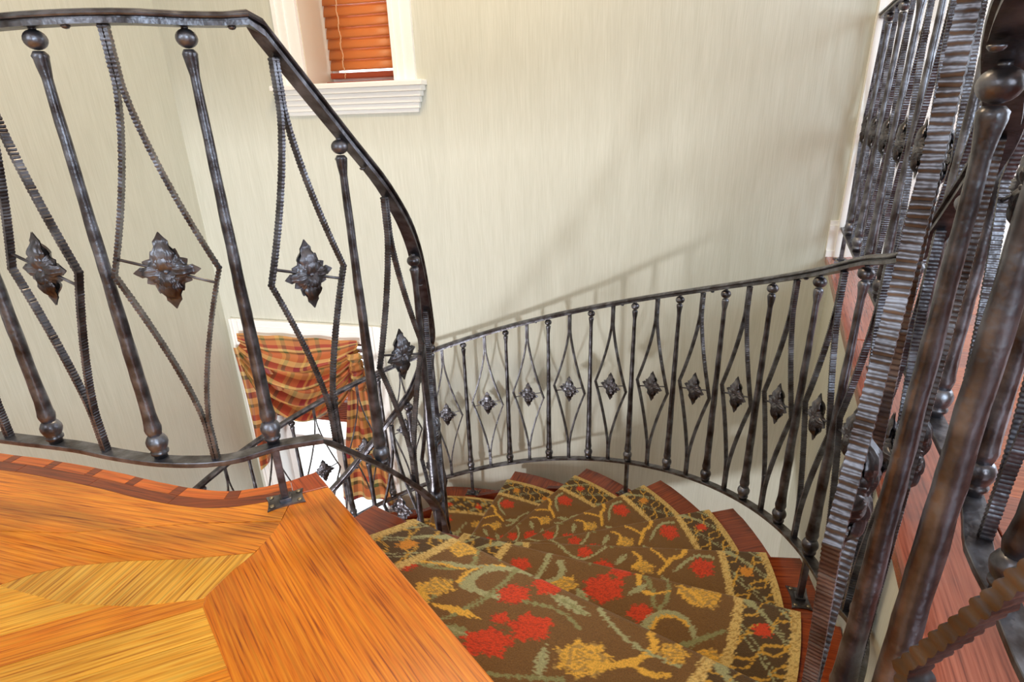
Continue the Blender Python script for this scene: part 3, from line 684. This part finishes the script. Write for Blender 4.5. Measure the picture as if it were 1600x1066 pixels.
# carry on down the well at even spacing
P2 = np.array(pathB); s2 = np.r_[0, np.cumsum(np.hypot(*np.diff(P2[:, :2], axis=0).T))]
iD = int(np.argmin(np.hypot(P2[:, 0] + .272, P2[:, 1] - 1.598) + (np.abs(P2[:, 2] + .388)) * .5)); s = s2[iD] + .25
while s < s2[-1] - .02:
    bals.append(np.array([np.interp(s, s2, P2[:, j]) for j in range(3)])); s += .25
dd_ = []
full = np.array(path2); sf = np.r_[0, np.cumsum(np.hypot(*np.diff(full[:, :2], axis=0).T))]
def s_of(p):
    d = np.linalg.norm(full - np.array(p), axis=1); return sf[int(np.argmin(d))]
ss = [s_of(p) for p in bals]
for a, b in zip(ss[:-1], ss[1:]):
    m = (a + b) / 2; p = np.array([np.interp(m, sf, full[:, j]) for j in range(3)]); q0 = np.array([np.interp(m - .08, sf, full[:, j]) for j in range(3)]); q1 = np.array([np.interp(m + .08, sf, full[:, j]) for j in range(3)])
    dd_.append((p, math.atan2(q1[1] - q0[1], q1[0] - q0[0])))
for p in bals: add_baluster(r2, p)
for p, a in dd_: add_diamond(r2, p, a, 1)
rivets(r2, path2, [path2[int(len(path2) * q)] for q in ()] + [np.array([np.interp(v, sf, full[:, j]) for j in range(3)]) for v in [(a * .75 + b * .25) for a, b in zip(ss[:-1], ss[1:])][2:12]])
add_post(r2, B_, FZ, math.radians(24)); add_post(r2, (-2.18, 1.405, .138), FZ, math.radians(165))
for p in (gd[3], gd[6]):
    add_post(r2, p, p[2] - H - .16, 0.4)

# ---- hall guard on the upper floor edge
F1 = np.array([1.505, 2.515]); FD = np.array([-0.4125, -0.911]); FT = -0.56 + H
def Fp(s, off=0.0): return np.array([F1[0] + FD[0] * s, F1[1] + FD[1] * s, FT])
fs_ = [-0.235, 0, .32, .64, .95, 1.207, 1.463, 1.72, 1.976]
fpts = [Fp(s) for s in fs_] + [np.array([.585, .525, FT]), np.array([.50, .27, FT]), np.array([.47, .02, FT])]
path3 = catmull([Fp(-.235), Fp(0), Fp(.4), Fp(.9), Fp(1.3), Fp(1.72), Fp(1.976), (.615, .60, FT), (.585, .525, FT), (.53, .40, FT), (.50, .27, FT), (.47, .02, FT), (.46, -.2, FT)], 0.03)
r3 = empty('hall_guard_railing', (F1[0], F1[1], HZ), 'dark wrought iron guard standing on the red oak hall floor at right', 'railing')
Lr = tuple(r3.location)
mobj('handrail', sweep('handrail', path3, RAILP, IRON, Lr), r3)
mobj('bottom_rail', sweep('bottom_rail', [np.array(p) - np.array([0, 0, H]) for p in path3], BOTP, IRON, Lr), r3)
for p in fpts: add_baluster(r3, p)
for a, b in zip(fpts[:-1], fpts[1:]):
    m = (a + b) / 2
    if np.hypot(*(b - a)[:2]) > .2: add_diamond(r3, m, ang_at(path3, m), -1)
add_post(r3, Fp(-.12), HZ, math.radians(65)); add_post(r3, fpts[10], HZ, math.radians(80)); add_post(r3, fpts[5], HZ, math.radians(65))

# ------------------------------------------------------------------ upper window, trim and blind
def uprof_frame(name, prof, u0, u1, mat, ret=True):
    """horizontal moulding: prof = (out, z) polyline, mitred returns at both ends"""
    vs = []; fs = []; m = len(prof)
    for e, (o_, z_) in enumerate(prof): vs.append((u0 - o_ * .8, -o_, z_)); vs.append((u1 + o_ * .8, -o_, z_)); 
    for e, (o_, z_) in enumerate(prof): vs.append((u0 - o_ * .8, 0.002, z_)); vs.append((u1 + o_ * .8, 0.002, z_))
    for i in range(m - 1):
        fs.append((2 * i, 2 * i + 1, 2 * i + 3, 2 * i + 2)); fs.append((2 * i, 2 * i + 2, 2 * m + 2 * i + 2, 2 * m + 2 * i)); fs.append((2 * i + 1, 2 * m + 2 * i + 1, 2 * m + 2 * i + 3, 2 * i + 3))
    fs.append((0, 2 * m, 2 * m + 1, 1)); fs.append((2 * m - 2, 2 * m - 1, 4 * m - 1, 4 * m - 2))
    return MB(wf).add(vs, fs).build(name, mat)
w1 = mobj('window_1', MB(wf).box((WU[0], .27, WU[2]), (WU[0] + .045, .31, WU[3])).box((WU[1] - .045, .27, WU[2]), (WU[1], .31, WU[3])).box((WU[0] + .045, .27, WU[2]), (WU[1] - .045, .31, WU[2] + .05)).box((WU[0] + .045, .27, WU[3] - .05), (WU[1] - .045, .31, WU[3])).build('window_frame', WHITE), kind='structure')
def casing(name, u0, u1, z0, z1, vert=True):
    mb = MB(wf); w = u1 - u0
    if vert:
        mb.box((u0, -.026, z0), (u0 + w * .16, 0, z1)).box((u0 + w * .16, -.018, z0), (u0 + w * .40, 0, z1)).box((u0 + w * .40, -.022, z0), (u0 + w * .50, 0, z1)).box((u0 + w * .50, -.015, z0), (u0 + w * .86, 0, z1)).box((u0 + w * .86, -.020, z0), (u1, 0, z1))
    else:
        h = z1 - z0
        mb.box((u0, -.020, z0), (u1, 0, z0 + h * .14)).box((u0, -.015, z0 + h * .14), (u1, 0, z0 + h * .5)).box((u0, -.022, z0 + h * .5), (u1, 0, z0 + h * .6)).box((u0, -.018, z0 + h * .6), (u1, 0, z0 + h * .84)).box((u0, -.026, z0 + h * .84), (u1, 0, z1))
    return mb.build(name, WHITE)
mobj('window_casing', casing('window_casing', WU[0] - .135, WU[0], WU[2], WU[3] + .12), w1)
mobj('window_casing', casing('window_casing', WU[1], WU[1] + .115, WU[2], WU[3] + .12), w1)
mobj('window_casing', casing('window_casing', WU[0], WU[1], WU[3], WU[3] + .12, False), w1)
mobj('window_sill', uprof_frame('window_sill', [(.0, .157), (.075, .157), (.078, .150), (.078, .133), (.064, .130), (.064, .108), (.050, .104), (.050, .082), (.036, .078), (.036, .054), (.024, .050), (.024, .026), (.012, .022), (.012, .006), (0, .002)], WU[0] - .125, WU[1] + .105, WHITE), w1)
mobj('window_stool', MB(wf).box((WU[0], .0, WU[2] - .01), (WU[1], .27, WU[2] + .004)).build('window_stool', plain('stool_wood', srgb(150, 74, 40), .4)), w1)
rv = .004
mobj('window_reveal', MB(wf).box((WU[0], .002, WU[2]), (WU[0] + rv, .27, WU[3])).box((WU[1] - rv, .002, WU[2]), (WU[1], .27, WU[3])).build('window_reveal', CREAM), w1)
glm, t, b = newmat('window_glass'); b.inputs['Roughness'].default_value = 0.02; b.inputs['Transmission Weight'].default_value = 1.0; b.inputs['IOR'].default_value = 1.1; b.inputs['Base Color'].default_value = (1, 1, 1, 1)
mobj('window_pane', MB(wf).box((WU[0] + .045, .288, WU[2] + .05), (WU[1] - .045, .291, WU[3] - .05)).build('window_pane', glm), w1)
SLAT, t, b = newmat('orange_blind_slat'); b.inputs['Base Color'].default_value = srgb(214, 140, 82); b.inputs['Roughness'].default_value = 0.35
tr = N(t, 'ShaderNodeBsdfTranslucent'); tr.inputs['Color'].default_value = srgb(236, 160, 92); mx = N(t, 'ShaderNodeMixShader'); mx.inputs[0].default_value = 0.38
out = t.nodes['Material Output']; t.links.new(b.outputs[0], mx.inputs[1]); t.links.new(tr.outputs[0], mx.inputs[2]); t.links.new(mx.outputs[0], out.inputs['Surface'])
BL = empty('window_blind', wp(-1.57, .2, .16), 'orange wooden slatted blind closed in the upper window above the railing', 'blind')
def inpar(o, par): o.parent = par; o.matrix_parent_inverse = Matrix.Translation(par.location).inverted(); return o
def slat_mb(u0, u1, d, z, h, tilt):
    n = 5; mb = MB(wf); vs = []; fs = []
    for i in range(n + 1):
        q = i / n - .5; zz = z + q * h * math.cos(tilt); dd = d + q * h * math.sin(tilt) - .004 * (1 - 4 * q * q)
        for e in ((u0, 0), (u1, 0), (u1, .003), (u0, .003)): vs.append((e[0], dd + e[1], zz))
    for i in range(n):
        for j in range(4): fs.append((i * 4 + j, i * 4 + (j + 1) % 4, i * 4 + 4 + (j + 1) % 4, i * 4 + 4 + j))
    fs += [(0, 1, 2, 3), tuple(n * 4 + j for j in range(4))]
    return mb.add(vs, fs)
for i in range(19):
    inpar(mobj('slat', slat_mb(WU[0] + .018, WU[1] - .006, .235, .262 + i * .0535, .060, .35).build('slat', SLAT, True)), BL)
SLR = plain('blind_rail_wood', srgb(158, 64, 26), .3)
inpar(mobj('bottom_rail', MB(wf).box((WU[0] + .018, .215, .192), (WU[1] - .006, .25, .222)).build('bottom_rail', SLR, False, .004)), BL)
inpar(mobj('stacked_slats', MB(wf).box((WU[0] + .002, .19, .160), (WU[1] - .002, .25, .176)).build('stacked_slats', SLR, False, .004)), BL)
CORD = plain('cord_fabric', srgb(228, 190, 150), .8)
mb = MB(wf)
for i in range(60):
    z = .19 + i * .018; a = (WU[0] + .115 + .004 * math.sin(i * 1.3)); mb.box((a, .196 + .002 * math.cos(i), z), (a + .0035, .1995, z + .02))
inpar(mobj('cord', mb.build('cord', CORD)), BL)

# ------------------------------------------------------------------ lower window, wooden blind and plaid curtain
w2 = mobj('window_2', MB(wf).box((WL[0], .16, WL[2]), (WL[0] + .05, .22, WL[3])).box((WL[1] - .05, .16, WL[2]), (WL[1], .22, WL[3])).box((WL[0] + .05, .16, WL[2]), (WL[1] - .05, .22, WL[2] + .06)).box((WL[0] + .05, .16, WL[3] - .05), (WL[1] - .05, .22, WL[3])).box((-2.14, .15, WL[2] + .06), (-2.09, .22, WL[3] - .05)).box((WL[0] + .05, .165, -2.22), (-2.14, .215, -2.17)).box((-2.09, .165, -2.22), (WL[1] - .05, .215, -2.17)).build('window_frame', WHITE), kind='structure')
mobj('window_casing', casing('window_casing', WL[0] - .11, WL[0], WL[2] - .1, WL[3] + .12), w2)
mobj('window_casing', casing('window_casing', WL[1], WL[1] + .11, WL[2] - .1, WL[3] + .12), w2)
mobj('window_casing', casing('window_casing', WL[0], WL[1], WL[3], WL[3] + .12, False), w2)
mobj('window_reveal', MB(wf).box((WL[0], .002, WL[2]), (WL[0] + rv, .16, WL[3])).box((WL[1] - rv, .002, WL[2]), (WL[1], .16, WL[3])).build('window_reveal', WHITE), w2)
mobj('window_pane', MB(wf).box((WL[0] + .05, .188, WL[2] + .06), (WL[1] - .05, .191, WL[3] - .05)).build('window_pane', glm), w2)
BL2 = empty('window_blind', wp(-2.1, .1, -2.0), 'reddish brown wooden blind drawn up high behind the plaid swag', 'blind')
RSL = plain('red_brown_blind_wood', srgb(150, 74, 48), .4)
for i in range(10):
    inpar(mobj('slat', MB(wf).box((WL[0] + .02, .06, -1.38 - i * .045), (WL[1] - .02, .11, -1.374 - i * .045)).build('slat', RSL)), BL2)
for i in range(9):
    inpar(mobj('slat', MB(wf).box((WL[0] + .02, .06, -1.925 + i * .014), (WL[1] - .02, .11, -1.917 + i * .014)).build('slat', RSL)), BL2)
inpar(mobj('bottom_rail', MB(wf).box((WL[0] + .02, .055, -1.955), (WL[1] - .02, .115, -1.930)).build('bottom_rail', RSL)), BL2)
PLD, t, b = newmat('plaid_taffeta'); b.inputs['Roughness'].default_value = 0.5
tc = N(t, 'ShaderNodeTexCoord'); sp = N(t, 'ShaderNodeSeparateXYZ'); t.links.new(tc.outputs['UV'], sp.inputs[0])
stopsA = [(0, srgb(206, 96, 58)), (.2, srgb(214, 160, 84)), (.28, srgb(104, 106, 62)), (.36, srgb(206, 122, 66)), (.52, srgb(150, 44, 44)), (.66, srgb(218, 174, 92)), (.72, srgb(120, 60, 46)), (.80, srgb(210, 120, 60)), (.92, srgb(98, 96, 58))]
stopsB = [(0, srgb(226, 180, 110)), (.12, srgb(112, 108, 66)), (.18, srgb(216, 150, 88)), (.34, srgb(172, 66, 56)), (.46, srgb(232, 200, 130)), (.54, srgb(84, 92, 60)), (.62, srgb(208, 128, 80)), (.80, srgb(236, 206, 140)), (.88, srgb(134, 46, 50))]
cols = []
for ax, stp, sc in (('X', stopsA, 2.5), ('Y', stopsB, 2.7)):
    m1_ = N(t, 'ShaderNodeMath', operation='MULTIPLY'); m1_.inputs[1].default_value = sc; m2_ = N(t, 'ShaderNodeMath', operation='FRACT'); rr_ = ramp(t, stp, 'CONSTANT')
    t.links.new(sp.outputs[ax], m1_.inputs[0]); t.links.new(m1_.outputs[0], m2_.inputs[0]); t.links.new(m2_.outputs[0], rr_.inputs['Fac']); cols.append(rr_)
x = N(t, 'ShaderNodeMixRGB', blend_type='MIX'); x.inputs[0].default_value = .58; t.links.new(cols[0].outputs[0], x.inputs[1]); t.links.new(cols[1].outputs[0], x.inputs[2]); t.links.new(x.outputs[0], b.inputs['Base Color'])
trn = N(t, 'ShaderNodeBsdfTranslucent'); t.links.new(x.outputs[0], trn.inputs['Color']); mx = N(t, 'ShaderNodeMixShader'); mx.inputs[0].default_value = .3
t.links.new(b.outputs[0], mx.inputs[1]); t.links.new(trn.outputs[0], mx.inputs[2]); t.links.new(mx.outputs[0], t.nodes['Material Output'].inputs['Surface'])
def cloth(name, fn, ns, nt2):
    vs = []; uv = []; fs = []
    for i in range(nt2 + 1):
        for j in range(ns + 1):
            p, q = fn(j / ns, i / nt2); vs.append(wp(*p)); uv.append(q)
    for i in range(nt2):
        for j in range(ns): a = i * (ns + 1) + j; fs.append((a, a + 1, a + ns + 2, a + ns + 1))
    m = mesh(name, vs, fs, PLD, True, uv); return m
cur = empty('swag_curtain', wp(-2.1, -.05, -1.35), 'red, gold and green plaid swag curtain with side tails on the lower window', 'curtain')
def swag(s, t_):
    u = -2.60 + .87 * s
    env = (math.sin(math.pi * min(1, s * .93 + .04)) ** .75)
    drop = t_ * (.12 + .47 * env)
    
    f = 5.0 * max(0, t_ - .25 * (1 - s * .6)) ** 1.15; fold = math.sin(f * 2 * math.pi + 1.2 * s) * .036 * (.3 + env) * min(1, t_ * 3)
    d = -.045 - .055 * env * t_ + fold; z = -1.300 - drop + .004 * math.sin(s * 21)
    if s > .86: u = min(u, -1.735)
    return (u, d, z), (u * 1.0 + .25 * t_ * (s - .6), t_ * .95 + .10 * s * s)
inpar(mobj('swag', cloth('swag', swag, 60, 70)), cur)
def tailL(s, t_):
    w = .16 + .17 * min(1, t_ * 1.7) - .16 * max(0, t_ - .5) * 2
    u = -2.645 + .02 * math.sin(t_ * 3) + w * s; L = .95 - .40 * s * s - .0
    z = -1.40 - t_ * L; d = -.050 - .022 * math.sin(s * 5 * math.pi) * min(1, .3 + t_)
    return (u, d, z), (s * .45 + 3 + .1 * t_, t_ * L)
def tailR(s, t_):
    w = .09 + .30 * t_; u0 = -1.80 - .20 * t_; u = u0 + w * s; L = 1.08 + .02 * math.sin(s * 9)
    z = -1.42 - t_ * L; d = -.050 - .026 * math.sin(s * 4.5 * math.pi + .6) * (.3 + .7 * t_)
    return (u, d, z), (s * .5 + 5, t_ * L)
inpar(mobj('side_tail', cloth('side_tail', tailL, 40, 40)), cur); inpar(mobj('side_tail', cloth('side_tail', tailR, 40, 40)), cur)
def bow(s, t_):
    a = (s - .5) * math.pi * .9; return (-1.748 + .045 * math.sin(a) * (1 + .2 * math.sin(t_ * 17)), -.075 - .04 * math.cos(a) - .008 * math.sin(t_ * 40 + s * 6), -1.36 - .26 * t_), (s * .2 + 1, t_ * .3)
inpar(mobj('gathered_knot', cloth('gathered_knot', bow, 14, 40)), cur)

# ------------------------------------------------------------------ door and baseboards in the hall
d1 = mobj('door_1', MB(wf).box((WD[0] + .01, .03, HZ + .01), (WD[1] - .01, .07, WD[3] - .01)).box((WD[0] + .12, .015, HZ + .2), (WD[1] - .12, .03, HZ + .85)).box((WD[0] + .12, .015, HZ + 1.0), (WD[1] - .12, .03, WD[3] - .12)).build('door_1', WHITE), kind='structure')
mobj('door_casing', casing('door_casing', .862, WD[0], HZ, WD[3] + .12), d1); mobj('door_casing', casing('door_casing', WD[1], WD[1] + .12, HZ, WD[3] + .12), d1)
mobj('door_casing', casing('door_casing', WD[0], WD[1], WD[3], WD[3] + .12, False), d1)
mobj('door_knob', lathe('door_knob', [(.001, -.02), (.012, -.018), (.02, 0), (.012, .018), (.001, .02)], 14, 0, BRASS), d1, wp(WD[0] + .07, -.02, HZ + .95))
mobj('baseboard_back', MB(wf).box((.826, -.016, HZ), (.862, 0, HZ + .15)).box((.826, -.010, HZ + .15), (.862, 0, HZ + .172)).box((.826, -.022, HZ), (.862, 0, HZ + .03)).build('baseboard_back', WHITE), kind='structure')
mobj('baseboard_hall', MB(wf).box((WD[1] + .12, -.016, HZ), (4.6, 0, HZ + .17)).build('baseboard_hall', WHITE), kind='structure')
# snowy-bright ground outside the windows
mobj('ground', MB(wf).box((-30, .5, LOWZ - .6), (30, 40, LOWZ - .5)).build('ground', plain('pale_paving', srgb(214, 214, 208), .9)), kind='structure')
